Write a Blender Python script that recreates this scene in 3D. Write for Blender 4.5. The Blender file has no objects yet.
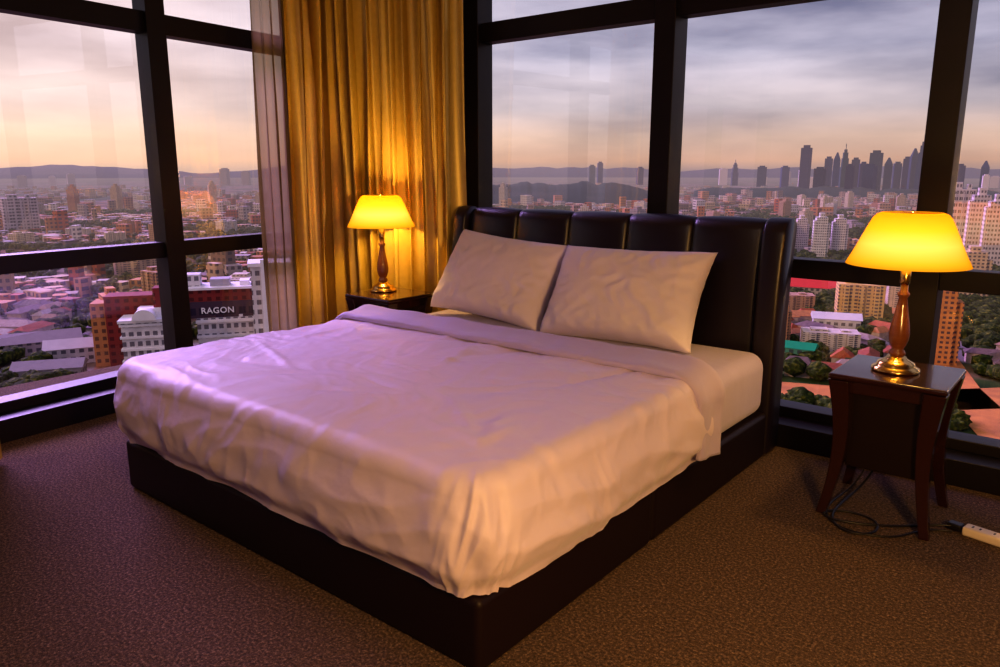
import bpy, bmesh, math, random
from mathutils import Vector, Matrix, noise
random.seed(7)
S=bpy.context.scene
COL=S.collection
PI=math.pi
try:
    S.view_settings.view_transform='Standard'
    S.view_settings.look='Medium High Contrast'
except Exception: pass

# ------------------------------------------------------------ helpers
def link(o):
    COL.objects.link(o); return o
def mesh_obj(name,verts,faces,mats=(),smooth=False,parent=None,fm=None):
    me=bpy.data.meshes.new(name); me.from_pydata([tuple(v) for v in verts],[],faces)
    for m in mats: me.materials.append(m)
    if fm: me.polygons.foreach_set('material_index',fm)
    if smooth: me.polygons.foreach_set('use_smooth',[True]*len(me.polygons))
    me.update()
    o=bpy.data.objects.new(name,me); link(o)
    if parent: o.parent=parent
    return o
def empty(name,loc,label,cat,rot=0):
    o=bpy.data.objects.new(name,None); o.empty_display_size=.1
    o.location=loc; o.rotation_euler=(0,0,rot); link(o)
    o["label"]=label; o["category"]=cat
    return o
def tag(o,label,cat,group=None,kind=None):
    o["label"]=label; o["category"]=cat
    if group: o["group"]=group
    if kind: o["kind"]=kind
    return o
def box(name,lo,hi,mat,bev=0,parent=None,seg=2,smooth=None):
    bm=bmesh.new(); bmesh.ops.create_cube(bm,size=1)
    for v in bm.verts:
        v.co=Vector([lo[i]+(v.co[i]+.5)*(hi[i]-lo[i]) for i in range(3)])
    if bev: bmesh.ops.bevel(bm,geom=bm.edges[:],offset=bev,segments=seg,affect='EDGES',profile=.5)
    me=bpy.data.meshes.new(name); bm.to_mesh(me); bm.free()
    me.materials.append(mat)
    if bev: me.polygons.foreach_set('use_smooth',[True]*len(me.polygons))
    o=bpy.data.objects.new(name,me); link(o)
    if parent: o.parent=parent
    if bev:
        m=o.modifiers.new('wn','WEIGHTED_NORMAL')
    return o
def lathe(name,prof,mat,parent=None,n=40,loc=(0,0,0),smooth=True):
    vs=[];fs=[]
    for r,z in prof:
        for k in range(n):
            a=2*PI*k/n; vs.append((loc[0]+r*math.cos(a),loc[1]+r*math.sin(a),loc[2]+z))
    for i in range(len(prof)-1):
        for k in range(n):
            k2=(k+1)%n
            fs.append((i*n+k,i*n+k2,(i+1)*n+k2,(i+1)*n+k))
    return mesh_obj(name,vs,fs,[mat],smooth,parent)
def struct(o): o["kind"]="structure"; return o

class M:
    def __init__(s,name):
        s.m=bpy.data.materials.new(name); s.m.use_nodes=True
        s.t=s.m.node_tree; s.t.nodes.clear()
        s.out=s.n('ShaderNodeOutputMaterial')
    def n(s,t,**k):
        nd=s.t.nodes.new(t)
        for a,b in k.items(): setattr(nd,a,b)
        return nd
    def l(s,a,b): s.t.links.new(a,b)
    def set(s,sock,v):
        if hasattr(v,'is_output') or isinstance(v,bpy.types.NodeSocket): s.l(v,sock)
        else: sock.default_value=v
    def math(s,op,a,b=0,clamp=False):
        nd=s.n('ShaderNodeMath',operation=op,use_clamp=clamp); s.set(nd.inputs[0],a); s.set(nd.inputs[1],b); return nd.outputs[0]
    def mix(s,f,a,b,mode='MIX'):
        nd=s.n('ShaderNodeMix',data_type='RGBA',blend_type=mode)
        s.set(nd.inputs[0],f); s.set(nd.inputs[6],a); s.set(nd.inputs[7],b); return nd.outputs[2]
    def noise(s,scale,detail=4,vec=None,rough=.5):
        nd=s.n('ShaderNodeTexNoise'); nd.inputs['Scale'].default_value=scale; nd.inputs['Detail'].default_value=detail
        nd.inputs['Roughness'].default_value=rough
        if vec is not None: s.l(vec,nd.inputs['Vector'])
        return nd.outputs['Fac']
    def ramp(s,f,stops):
        nd=s.n('ShaderNodeValToRGB'); e=nd.color_ramp.elements
        while len(e)<len(stops): e.new(.5)
        for q,(p,c) in zip(e,stops): q.position=p; q.color=(*c,1) if len(c)==3 else c
        s.set(nd.inputs[0],f); return nd.outputs[0]
    def bump(s,h,strength=.3,dist=.01):
        nd=s.n('ShaderNodeBump'); nd.inputs['Strength'].default_value=strength; nd.inputs['Distance'].default_value=dist
        s.l(h,nd.inputs['Height']); return nd.outputs[0]
    def pbr(s,col,rough=.6,metal=0,normal=None,sheen=0,spec=.5,emit=None,es=0,coat=0):
        p=s.n('ShaderNodeBsdfPrincipled'); s.set(p.inputs['Base Color'],col); s.set(p.inputs['Roughness'],rough)
        p.inputs['Metallic'].default_value=metal; p.inputs['Specular IOR Level'].default_value=spec
        p.inputs['Sheen Weight'].default_value=sheen; p.inputs['Coat Weight'].default_value=coat
        if normal is not None: s.l(normal,p.inputs['Normal'])
        if emit is not None: s.set(p.inputs['Emission Color'],emit); p.inputs['Emission Strength'].default_value=es
        return p.outputs[0]
    def done(s,sh): s.l(sh,s.out.inputs['Surface']); return s.m
    def coord(s,k='Object'): return s.n('ShaderNodeTexCoord').outputs[k]
def C(r,g,b): return (r,g,b,1)

# ------------------------------------------------------------ interior materials
m=M('carpet'); co=m.coord(); 
f1=m.noise(105,4,co,.85); f2=m.noise(38,4,co); f3=m.noise(2.5,3,co); f4=m.noise(14,4,co)
c=m.ramp(f1,[(.38,(.016,.009,.006)),(.49,(.115,.066,.038)),(.58,(.27,.165,.092)),(.68,(.72,.50,.32))])
c=m.mix(m.math('MULTIPLY',f3,.25),c,C(.06,.035,.035))
c=m.mix(m.math('MULTIPLY',f4,.3),c,C(.04,.026,.018))
hh=m.math('ADD',f1,f2)
CARPET=m.done(m.pbr(c,.95,normal=m.bump(hh,.9,.012),sheen=.1,spec=.1))
m=M('dark_leather'); co=m.coord(); v=m.n('ShaderNodeTexVoronoi'); v.inputs['Scale'].default_value=260; m.l(co,v.inputs['Vector'])
LEATHER=m.done(m.pbr(C(.010,.005,.012),.36,normal=m.bump(v.outputs['Distance'],.15,.002),spec=.65))
m=M('base_leather'); co=m.coord(); v=m.n('ShaderNodeTexVoronoi'); v.inputs['Scale'].default_value=260; m.l(co,v.inputs['Vector'])
LEATHER2=m.done(m.pbr(C(.012,.005,.007),.5,normal=m.bump(v.outputs['Distance'],.15,.002),spec=.3))
def cloth(name,col,rough=.75,sc=900,sheen=.3):
    m=M(name); co=m.coord(); a=m.noise(sc,2,co); b=m.noise(14,5,co)
    cc=m.mix(m.math('MULTIPLY',b,.25),C(*col),C(*[x*.78 for x in col]))
    return m.done(m.pbr(cc,rough,normal=m.bump(m.math('ADD',m.math('MULTIPLY',a,.15),b),.35,.012),sheen=sheen,spec=.3))
SHEET=cloth('duvet_cotton',(.72,.61,.77),.42)
FOLD=cloth('fold_cotton',(.52,.45,.68),.7)
MATT=cloth('mattress_cotton',(.52,.46,.68),.7)
PILLOW=cloth('pillow_cotton',(.84,.76,.86),.7)
m=M('gold_curtain'); co=m.coord(); b=m.noise(30,4,co)
cc=m.mix(b,C(.58,.41,.085),C(.38,.26,.045))
d=m.n('ShaderNodeBsdfDiffuse'); m.l(cc,d.inputs[0]); tr=m.n('ShaderNodeBsdfTranslucent'); tr.inputs[0].default_value=C(.50,.33,.07)
g=m.n('ShaderNodeBsdfGlossy'); g.inputs[0].default_value=C(.95,.75,.30); g.inputs['Roughness'].default_value=.36
mx=m.n('ShaderNodeMixShader'); mx.inputs[0].default_value=.12; m.l(d.outputs[0],mx.inputs[1]); m.l(tr.outputs[0],mx.inputs[2])
mx2=m.n('ShaderNodeMixShader'); mx2.inputs[0].default_value=.18; m.l(mx.outputs[0],mx2.inputs[1]); m.l(g.outputs[0],mx2.inputs[2])
GOLD=m.done(mx2.outputs[0])
m=M('sheer_curtain'); d=m.n('ShaderNodeBsdfDiffuse'); d.inputs[0].default_value=C(.40,.32,.18)
tl=m.n('ShaderNodeBsdfTranslucent'); tl.inputs[0].default_value=C(.32,.26,.15)
tr=m.n('ShaderNodeBsdfTransparent'); tr.inputs[0].default_value=C(.8,.74,.62)
a=m.n('ShaderNodeMixShader'); a.inputs[0].default_value=.5; m.l(d.outputs[0],a.inputs[1]); m.l(tl.outputs[0],a.inputs[2])
b=m.n('ShaderNodeMixShader'); b.inputs[0].default_value=.25; m.l(a.outputs[0],b.inputs[1]); m.l(tr.outputs[0],b.inputs[2])
SHEER=m.done(b.outputs[0])
def wood(name,c1,c2,rough=.25,coat=.5):
    m=M(name); co=m.coord(); mp=m.n('ShaderNodeMapping'); mp.inputs['Scale'].default_value=(3,3,30) ; m.l(co,mp.inputs[0])
    f=m.noise(4,5,mp.outputs[0]); cc=m.mix(f,C(*c1),C(*c2))
    return m.done(m.pbr(cc,rough,spec=.5,coat=coat))
NSWOOD=wood('nightstand_wood',(.018,.005,.007),(.040,.011,.009),.2)
NSDARK=wood('nightstand_inner_wood',(.007,.003,.004),(.014,.005,.005),.35,.2)
LAMPWOOD=wood('lamp_wood',(.16,.05,.02),(.26,.09,.03),.25)
m=M('brass'); BRASS=m.done(m.pbr(C(.75,.5,.16),.22,metal=1))
m=M('window_frame_metal'); co=m.coord(); FRAME=m.done(m.pbr(m.mix(m.noise(8,3,co),C(.006,.004,.006),C(.011,.007,.009)),.45,spec=.35))
m=M('wall_paint'); co=m.coord(); WALL=m.done(m.pbr(m.mix(m.noise(2,3,co),C(.32,.24,.20),C(.28,.22,.18)),.9))
m=M('ceiling_paint'); co=m.coord(); CEIL=m.done(m.pbr(m.mix(m.noise(2,3,co),C(.5,.44,.46),C(.45,.4,.42)),.9))
m=M('window_glass'); tr=m.n('ShaderNodeBsdfTransparent'); tr.inputs[0].default_value=C(.97,.95,.97)
g=m.n('ShaderNodeBsdfGlossy'); g.inputs['Roughness'].default_value=.0; g.inputs[0].default_value=C(1,1,1)
lw=m.n('ShaderNodeFresnel'); lw.inputs[0].default_value=2.0
mx=m.n('ShaderNodeMixShader'); m.l(lw.outputs[0],mx.inputs[0]); m.l(tr.outputs[0],mx.inputs[1]); m.l(g.outputs[0],mx.inputs[2])
GLASS=m.done(mx.outputs[0])
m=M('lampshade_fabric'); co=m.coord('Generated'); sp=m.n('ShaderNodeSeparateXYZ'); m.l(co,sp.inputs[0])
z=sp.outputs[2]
cc=m.ramp(z,[(0,(.85,.34,.01)),(.12,(1,.55,.03)),(.42,(1,.82,.18)),(.7,(1,.56,.03)),(1,(.62,.22,.005))])  # bulb hot spot and its falloff painted as a gradient up the shade
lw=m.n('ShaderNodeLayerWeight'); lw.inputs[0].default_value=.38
cc=m.mix(lw.outputs['Facing'],cc,C(.52,.19,.004))  # glow dimmed to orange toward the shade's outline, in colour only
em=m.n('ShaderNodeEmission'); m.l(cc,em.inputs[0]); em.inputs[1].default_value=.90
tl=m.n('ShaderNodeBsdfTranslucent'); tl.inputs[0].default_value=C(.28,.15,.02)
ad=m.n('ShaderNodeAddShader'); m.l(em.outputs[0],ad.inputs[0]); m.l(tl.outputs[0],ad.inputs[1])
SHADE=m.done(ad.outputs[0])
m=M('bulb_glow'); em=m.n('ShaderNodeEmission'); em.inputs[0].default_value=C(1,.7,.3); em.inputs[1].default_value=6; BULB=m.done(em.outputs[0])
m=M('black_rubber'); RUB=m.done(m.pbr(C(.01,.008,.008),.4))
m=M('white_plastic'); co=m.coord(); WPL=m.done(m.pbr(m.mix(m.noise(20,2,co),C(.8,.7,.6),C(.75,.66,.56)),.4))

# ------------------------------------------------------------ room
H=2.75; YW=3.72
nx,ny=.99468,.10300
tx,ty=-.10300,.99468
def west(dn,y): return ((dn-ny*y)/nx, y)
GW=-4.14
floor=box('floor',(-5.2,-3,-.1),(2.6,4.0,0),CARPET); struct(floor)
ceil=box('ceiling',(-5.2,-3,H),(2.6,4.0,H+.1),CEIL); struct(ceil)
struct(box('wall_south',(-5.2,-3.1,0),(2.6,-3,H),WALL))
struct(box('wall_east',(2.6,-3,0),(2.7,4.0,H),WALL))
cx,cy=west(GW,YW)
ntrim=[0]
def trim(lo,hi,bev=.004):
    ntrim[0]+=1
    return struct(box('trim_%d'%ntrim[0],lo,hi,FRAME,bev))
def wtrim(y0,y1,d0,d1,z0,z1):
    ntrim[0]+=1
    p=[west(GW+d0,y0),west(GW+d1,y0),west(GW+d1,y1),west(GW+d0,y1)]
    vs=[(a,b,z0) for a,b in p]+[(a,b,z1) for a,b in p]
    fs=[(0,3,2,1),(4,5,6,7),(0,1,5,4),(1,2,6,5),(2,3,7,6),(3,0,4,7)]
    o=mesh_obj('trim_%d'%ntrim[0],vs,fs,[FRAME]); return struct(o)
mull=[-3.20,-1.91,-.635,.64,1.9]
w=.058
for x in mull: trim((x-w,YW-.08,.12),(x+w,YW+.06,H))
trim((cx,YW-.05,.80),(2.6,YW+.05,.89))
trim((cx,YW-.05,2.05),(2.6,YW+.05,2.16))
trim((cx,YW-.06,.115),(2.6,YW+.06,.165))
trim((cx,YW-.09,2.62),(2.6,YW+.06,H))
trim((cx-.1,3.53,0),(2.6,YW+.08,.115))
trim((cx-.09,YW-.09,.0),(cx+.09,YW+.09,H))
wm=[-2.83,-1.55,-.27,1.01,2.27,3.50]
for y in wm: wtrim(y-w,y+w,-.06,.08,.12,H)
wtrim(-3,3.72,-.05,.05,.80,.89); wtrim(-3,3.72,-.05,.05,2.05,2.16)
wtrim(-3,3.72,-.06,.06,.115,.165); wtrim(-3,3.72,-.06,.09,2.62,H)
wtrim(-3,3.72,-.08,.19,0,.115)
nw=[0]
def pane(ps,z0,z1):
    nw[0]+=1
    vs=[(ps[0][0],ps[0][1],z0),(ps[1][0],ps[1][1],z0),(ps[1][0],ps[1][1],z1),(ps[0][0],ps[0][1],z1)]
    return struct(mesh_obj('window_%d'%nw[0],vs,[(0,1,2,3)],[GLASS]))
xs=[cx]+mull+[2.6]
for a,b in zip(xs,xs[1:]):
    for z0,z1 in ((.165,.80),(.89,2.05),(2.16,2.62)): pane([(a,YW),(b,YW)],z0,z1)
ys=[-3]+wm+[3.72]
for a,b in zip(ys,ys[1:]):
    for z0,z1 in ((.165,.80),(.89,2.05),(2.16,2.62)): pane([west(GW,a),west(GW,b)],z0,z1)

# ------------------------------------------------------------ bed
BX0,BX1=-3.095,-1.155; BY0,BYM,BY1=1.33,2.27,3.36
bed=empty('bed',((BX0+BX1)/2,2.35,0),'king-size bed with dark brown leather base and channelled headboard','bed')
def par(o,p):
    o.parent=p; o.matrix_parent_inverse=p.matrix_basis.inverted(); return o
for a,b in ((BY0,BYM-.003),(BYM+.003,BY1)):
    o=box('bed_base_section',(BX0,a,.0),(BX1,b,.215),LEATHER2,.022,seg=4); par(o,bed)
hb=bpy.data.objects.new('headboard',None); link(hb); hb.location=(0,0,0); par(hb,bed)
hb["label"]="padded dark leather headboard with vertical channels and rolled top"
def channel(name,x0,x1,y_front,ztop,thick,bulge,pw=.45,n=22,z0=.02,topb=.35):
    r=thick/2
    prof=[]
    for k in range(24): prof.append((y_front,z0+(ztop-r-z0)*k/23,(-1,0),1))
    for k in range(1,17):
        a=PI*k/16; prof.append((y_front+r-r*math.cos(a),ztop-r+r*math.sin(a),(-math.cos(a),math.sin(a)),1-(1-topb)*math.sin(a)))
    for k in range(1,6): prof.append((y_front+thick,ztop-r-(ztop-r-z0)*k/5,(0,0),0))
    vs=[];fs=[]
    for i in range(n+1):
        t=i/n; b=bulge*(max(0,math.sin(PI*t))**pw)
        for (y,z,nn,bb) in prof:
            lean=.05*max(0,(z-.6)/.5)**2
            vs.append((x0+(x1-x0)*t,y+lean+nn[0]*b*bb,z+nn[1]*b*bb))
    P=len(prof)
    for i in range(n):
        for k in range(P-1):
            fs.append((i*P+k,i*P+k+1,(i+1)*P+k+1,(i+1)*P+k))
    for i in (0,n):
        f=[i*P+k for k in range(P)]
        fs.append(tuple(f if i==0 else f[::-1]))
    o=mesh_obj(name,vs,fs,[LEATHER],True)
    bm=bmesh.new(); bm.from_mesh(o.data); bmesh.ops.recalc_face_normals(bm,faces=bm.faces); bm.to_mesh(o.data); bm.free()
    return o
pan=[-3.03+.356*k for k in range(6)]
for a,b in zip(pan,pan[1:]): par(channel('headboard_panel',a+.001,b-.001,3.40,1.08,.09,.028,.55),hb)
par(channel('headboard_side_wing',-3.12,-3.03,3.355,1.09,.135,.012,.4,12),hb)
par(channel('headboard_side_wing',-1.25,-1.145,3.355,1.09,.135,.012,.4,12),hb)

matt=box('mattress',(BX0+.03,BY0+.03,.216),(BX1-.005,3.33,.505),MATT,.07,seg=6)
tag(matt,'thick mattress in a pale lavender fitted sheet','mattress')

def sstep(a,b,x):
    t=min(1,max(0,(x-a)/(b-a))); return t*t*(3-2*t)
random.seed(21)
CREASE=[]
for k in range(34):
    x_=random.uniform(-2.95,-1.3); y_=random.uniform(1.4,2.45); a_=random.uniform(-.5,.6)+(PI/2 if random.random()<.4 else 0); l_=random.uniform(.25,.7)
    CREASE.append((x_,y_,x_+l_*math.cos(a_),y_+l_*math.sin(a_),random.uniform(.015,.045),random.uniform(.004,.009)*random.choice((1,1,-1))))
for k in range(5):
    a_=math.radians(100+k*18+random.uniform(-6,6)); l_=random.uniform(.2,.4); CREASE.append((-1.30,1.50,-1.30+l_*math.cos(a_),1.50+l_*math.sin(a_),.022,.007))
random.seed(7)
def crease(x,y):
    s=0
    for (ax,ay,bx,by,w_,h_) in CREASE:
        dx,dy=bx-ax,by-ay; L2=dx*dx+dy*dy; t=((x-ax)*dx+(y-ay)*dy)/L2
        if t<-.1 or t>1.1: continue
        d=abs((x-ax)*dy-(y-ay)*dx)/math.sqrt(L2)
        if d>w_*3: continue
        s+=h_*math.exp(-(d/w_)**2)*math.sin(PI*min(1,max(0,(t+.1)/1.2)))
    return s
def drape(name,x0,x1,y0,y1,ztop,drop,R,r,mat,foot=True,nx_=280,ny_=250,wr=1.0,bul=.022,zmin=.205):
    D=drop; arc=r*PI/2
    L=(R-r)+arc+D
    a0=x0+R-L; a1=x1-R+L
    b0=(y0+R-L) if foot else y0; b1=y1
    vs=[];fs=[]
    for i in range(nx_+1):
        A=a0+(a1-a0)*i/nx_
        for j in range(ny_+1):
            B=b0+(b1-b0)*j/ny_
            oa=min(0,A-(x0+R))+max(0,A-(x1-R)); ob=min(0,B-(y0+R)) if foot else 0
            bx=A-oa; by=B-ob
            mm=max(abs(oa),abs(ob)); h=math.hypot(oa,ob)
            if mm>1e-9:
                dx,dy=oa/h,ob/h
                if mm<R-r: out=mm; dz=0; nh,nz=0,1
                elif mm<R-r+arc:
                    q=(mm-(R-r))/r; out=R-r+r*math.sin(q); dz=r*(1-math.cos(q)); nh,nz=math.sin(q),math.cos(q)
                else:
                    s=mm-(R-r+arc); out=R; dz=r+s; nh,nz=1,0
                    q=s/D
                    out+=bul*math.sin(PI*min(1,q*1.1))-.028*sstep(.7,1,q)
            else: dx=dy=0; out=0;dz=0; nh,nz=0,1
            P=Vector((bx+dx*out,by+dy*out,ztop-dz))
            corner=min(abs(oa),abs(ob))/(L) if foot else 0
            n1=noise.noise(Vector((P.x*1.6,P.y*1.6,P.z*2+3)))
            q=noise.noise(Vector((P.x*3+9,P.y*3,P.z*3)))
            n2=noise.noise(Vector(((P.x*.8+P.y*.6)*3.2+q,(P.y*.8-P.x*.6)*8+q*2,P.z*5)))
            n3=noise.noise(Vector(((P.x-P.y)*5+4,(P.x+P.y)*12+q*3,P.z*7)))
            w_=.012*n1+.006*(1-abs(n2)*2)+.0025*(1-abs(n3)*2)+nz*crease(P.x,P.y)
            if nh>0:
                per=(P.x*1.0-P.y*1.0)
                d1=noise.noise(Vector((per*3.2+P.z*7,P.z*2.2-per*.5,q*.5)))
                d2=noise.noise(Vector((per*2.2-P.z*9,P.z*5+per,5+q)))
                d3=noise.noise(Vector((per*7+P.z*5,P.z*3,8+q)))
                amp=nh*sstep(0,.22,dz)*(1-.6*sstep(.05,.4,corner))
                w_+=amp*(.014*d1+.010*(1-2.4*abs(d2))+.006*d3)
                if foot:
                    th=math.atan2(dy,dx); kx=1.0 if dx>0 else .6
                    c1=noise.noise(Vector((th*2.6+P.z*4,P.z*2.5,2.2)))
                    c2=noise.noise(Vector((th*4.0-P.z*6,P.z*3+th,6.1)))
                    w_+=nh*sstep(.0,.4,corner)*kx*(.030*c1+.014*(1-2.4*abs(c2)))
            w_*=wr
            P+=Vector((dx*nh,dy*nh,nz))*w_
            P.z=max(P.z,zmin+.006*n3+.004*q)
            vs.append(P)
    for i in range(nx_):
        for j in range(ny_):
            k=i*(ny_+1)+j
            fs.append((k,k+ny_+1,k+ny_+2,k+1))
    return mesh_obj(name,vs,fs,[mat],True)
duv=drape('duvet',BX0-.008,BX1+.04,BY0-.035,2.58,.555,.275,.15,.06,SHEET)
tag(duv,'pale crumpled cotton duvet drawn over the bed','duvet')
def band(name,x0,x1,yc,half,ztop,drop,mat):
    nS=260;nT=36; R=.10; arc=R*PI/2; Lc=(x1-x0-2*R); tot=2*drop+2*arc+Lc
    vs=[];fs=[]
    for i in range(nS+1):
        s=tot*i/nS
        if s<drop: c=Vector((x0,0,ztop-R-(drop-s))); nn=Vector((-1,0,0))
        elif s<drop+arc:
            a=(s-drop)/R; c=Vector((x0+R-R*math.cos(a),0,ztop-R+R*math.sin(a))); nn=Vector((-math.cos(a),0,math.sin(a)))
        elif s<drop+arc+Lc: c=Vector((x0+R+s-drop-arc,0,ztop)); nn=Vector((0,0,1))
        elif s<drop+2*arc+Lc:
            a=(s-drop-arc-Lc)/R; c=Vector((x1-R+R*math.sin(a),0,ztop-R+R*math.cos(a))); nn=Vector((math.sin(a),0,math.cos(a)))
        else: c=Vector((x1,0,ztop-R-(s-drop-2*arc-Lc))); nn=Vector((1,0,0))
        wob=.022*noise.noise(Vector((s*2.2,0,1)))
        hf=half*(1+.18*noise.noise(Vector((s*1.5,4,0))))*(1-.30*sstep(tot-drop-arc,tot,s))
        for k in range(nT):
            a=2*PI*k/nT; ca,sa=math.cos(a),math.sin(a)
            yy=hf*abs(ca)**.6*(1 if ca>0 else -1)
            hgt=.018*abs(sa)**.7*(1 if sa>0 else -1)
            if sa>0: hgt+= .024*sstep(.0,.95,yy/hf)*sa**.5
            p=c+nn*(hgt+.006)+Vector((0,yc+wob+yy,0))
            nz_=noise.noise(p*6)*.007+(1-2*abs(noise.noise(Vector((p.x*5+p.z*5,p.y*16,p.z*6)))))*.006
            p+=nn*nz_*(1 if sa>0 else 0)
            vs.append(p)
    for i in range(nS):
        for k in range(nT):
            k2=(k+1)%nT; fs.append((i*nT+k,i*nT+k2,(i+1)*nT+k2,(i+1)*nT+k))
    fs.append(tuple(range(nT))[::-1]); fs.append(tuple(nS*nT+k for k in range(nT)))
    return mesh_obj(name,vs,fs,[mat],True)
bd=band('turned_back_fold',BX0-.035,BX1+.045,2.56,.095,.565,.21,FOLD)
bd["label"]="lavender-grey turned-back top hem"
par(bd,duv)

def pillow(loc,rx,rz,ry,wd,ht,th,seed,label):
    N=64; vs=[];fs=[]
    idx={}
    def pt(u,v,sg):
        cu=1-abs(u)**2.6; cv=1-abs(v)**2.6
        t=th*.5*(max(0,cu)**.45)*(max(0,cv)**.45)
        pin=1-.07*(1-abs(v)**2)*abs(u)**3
        pin2=1-.08*(1-abs(u)**2)*abs(v)**3
        x=u*wd/2*pin; y=v*ht/2*pin2
        n1=noise.noise(Vector((x*5+seed,y*5,sg)))
        n2=noise.noise(Vector(((x+y)*9+seed,(x-y)*4+n1*2,sg*3)))
        n3=noise.noise(Vector(((x-y)*12+seed,(x+y)*5+n1*2,sg*7)))
        edge=max(0,1-max(abs(u),abs(v))**8)
        cr=math.sin(math.atan2(v,u)*22+n1*4)*.005*sstep(.5,.9,max(abs(u),abs(v)))*edge
        zz=sg*t+edge*(.018*n1+.012*(1-2*abs(n2))+.005*(1-2*abs(n3)))*sg+cr
        th_=sstep(-1,-.2,v)
        if sg>0: zz*= (1.15-.25*th_)
        return Vector((x,y,zz-.05*(v*.5+.5)**2))
    for sg in (1,-1):
        for i in range(N+1):
            for j in range(N+1):
                u=-1+2*i/N; v=-1+2*j/N
                idx[(sg,i,j)]=len(vs); vs.append(pt(u,v,sg))
    for sg in (1,-1):
        for i in range(N):
            for j in range(N):
                f=(idx[(sg,i,j)],idx[(sg,i+1,j)],idx[(sg,i+1,j+1)],idx[(sg,i,j+1)])
                fs.append(f if sg>0 else f[::-1])
    o=mesh_obj('pillow',vs,fs,[PILLOW],True)
    bm=bmesh.new(); bm.from_mesh(o.data); bmesh.ops.remove_doubles(bm,verts=bm.verts,dist=.0015); bm.to_mesh(o.data); bm.free()
    o.data.polygons.foreach_set('use_smooth',[True]*len(o.data.polygons))
    o.matrix_world=Matrix.Translation(loc)@Matrix.Rotation(rz,4,'Z')@Matrix.Rotation(rx,4,'X')@Matrix.Rotation(ry,4,'Z')
    tag(o,label,'pillow',group='bed pillows leaning on the headboard'); return o
R_=math.radians
pillow((-2.605,3.165,.740),R_(64),R_(2),R_(-4.5),.77,.50,.24,3,'cream pillow leaning on the headboard beside the farther nightstand')
pillow((-1.805,3.13,.730),R_(63),R_(2),R_(1),.80,.50,.25,11,'cream pillow overlapping its neighbour, nearer the window-side nightstand')

# ------------------------------------------------------------ nightstands
def nightstand(cx_,cy_,label):
    e=empty('nightstand',(cx_,cy_,0),label,'nightstand')
    hw=.19
    box('tabletop',(-hw-.007,-hw-.007,.538),(hw+.007,hw+.007,.56),NSWOOD,.008,e)
    box('drawer_cabinet',(-hw+.065,-hw+.065,.19),(hw-.065,hw-.065,.49),NSDARK,.004,e)
    box('apron',(-hw+.03,-hw+.03,.485),(hw-.03,hw-.03,.538),NSWOOD,.004,e)
    for sx in (-1,1):
        for sy in (-1,1):
            vs=[];fs=[];n=22
            for k in range(n+1):
                t=k/n; z=.537*t
                off=.024*(1-t)**2.2+.004*t**3 - .018*math.sin(PI*t)
                cxx=(hw-.034+off); wdt=.019+.021*t**1.4
                for dx,dy in ((-1,-1),(1,-1),(1,1),(-1,1)):
                    vs.append((sx*cxx+dx*wdt*.9,sy*cxx+dy*wdt*.9,z))
            for k in range(n):
                for q in range(4):
                    q2=(q+1)%4; fs.append((k*4+q,k*4+q2,(k+1)*4+q2,(k+1)*4+q))
            fs.append((3,2,1,0)); fs.append((n*4,n*4+1,n*4+2,n*4+3))
            o=mesh_obj('leg',vs,fs,[NSWOOD],False,e)
            b=o.modifiers.new('b','BEVEL'); b.width=.004; b.segments=2; b.limit_method='ANGLE'
    return e
nightstand(-.59,3.105,'dark red-brown wooden nightstand with curved legs, lamp and cable')
nightstand(-3.46,3.17,'dark wooden nightstand beside the gold curtains')
def lamp(x,y,label,power):
    e=empty('table_lamp',(x,y,.56),label,'lamp')
    lathe('lamp_foot',[(0,0),(.080,0),(.084,.006),(.082,.014),(.070,.020),(.066,.026),(.064,.034),(.048,.042),(.036,.050),(.030,.060),(0,.060)],BRASS,e)
    lathe('lamp_column',[(0,.06),(.024,.06),(.030,.068),(.026,.078),(.020,.086),(.027,.098),(.034,.12),(.036,.145),(.032,.18),(.024,.22),(.018,.255),(.015,.28),(.021,.288),(.022,.296),(.014,.304),(.013,.33),(0,.33)],LAMPWOOD,e)
    lathe('lamp_socket',[(0,.33),(.016,.33),(.018,.345),(.018,.39),(.012,.395),(0,.395)],BRASS,e,24)
    lathe('light_bulb',[(0,.395),(.012,.396),(.016,.41),(.028,.435),(.031,.455),(.026,.475),(.013,.489),(0,.492)],BULB,e,24)
    prof=[(.208,.402),(.204,.41),(.186,.445),(.164,.495),(.143,.542),(.128,.572),(.116,.586),(.100,.592)]
    inner=[(r-.004,z) for r,z in prof[::-1]]
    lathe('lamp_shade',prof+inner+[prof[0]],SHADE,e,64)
    lathe('shade_finial',[(0,.592),(.005,.593),(.006,.596),(.003,.600),(0,.601)],BRASS,e,16)
    vs=[];fs=[]
    for k in range(3):
        a=2*PI*k/3; d=Vector((math.cos(a),math.sin(a),0)); s=Vector((-d.y,d.x,0))*.002
        b=len(vs)
        for r in (0,.099):
            for ss in (-1,1):
                for zz in (.588,.592): vs.append(d*r+s*ss+Vector((0,0,zz)))
        fs+= [(b,b+1,b+5,b+4),(b+2,b+6,b+7,b+3),(b+1,b+3,b+7,b+5),(b,b+4,b+6,b+2)]
    mesh_obj('shade_spider',vs,fs,[BRASS],False,e)
    ld=bpy.data.lights.new('bulb_light','POINT'); ld.energy=power; ld.color=(1,.56,.15); ld.shadow_soft_size=.05
    lo=bpy.data.objects.new('bulb_light',ld); link(lo); lo.parent=e; lo.location=(0,0,.51)
lamp(-.60,3.10,'lit table lamp with yellow shade on the nightstand beside the window',19)
lamp(-3.555,3.20,'lit table lamp with yellow shade before the gold curtains',33)

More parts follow.
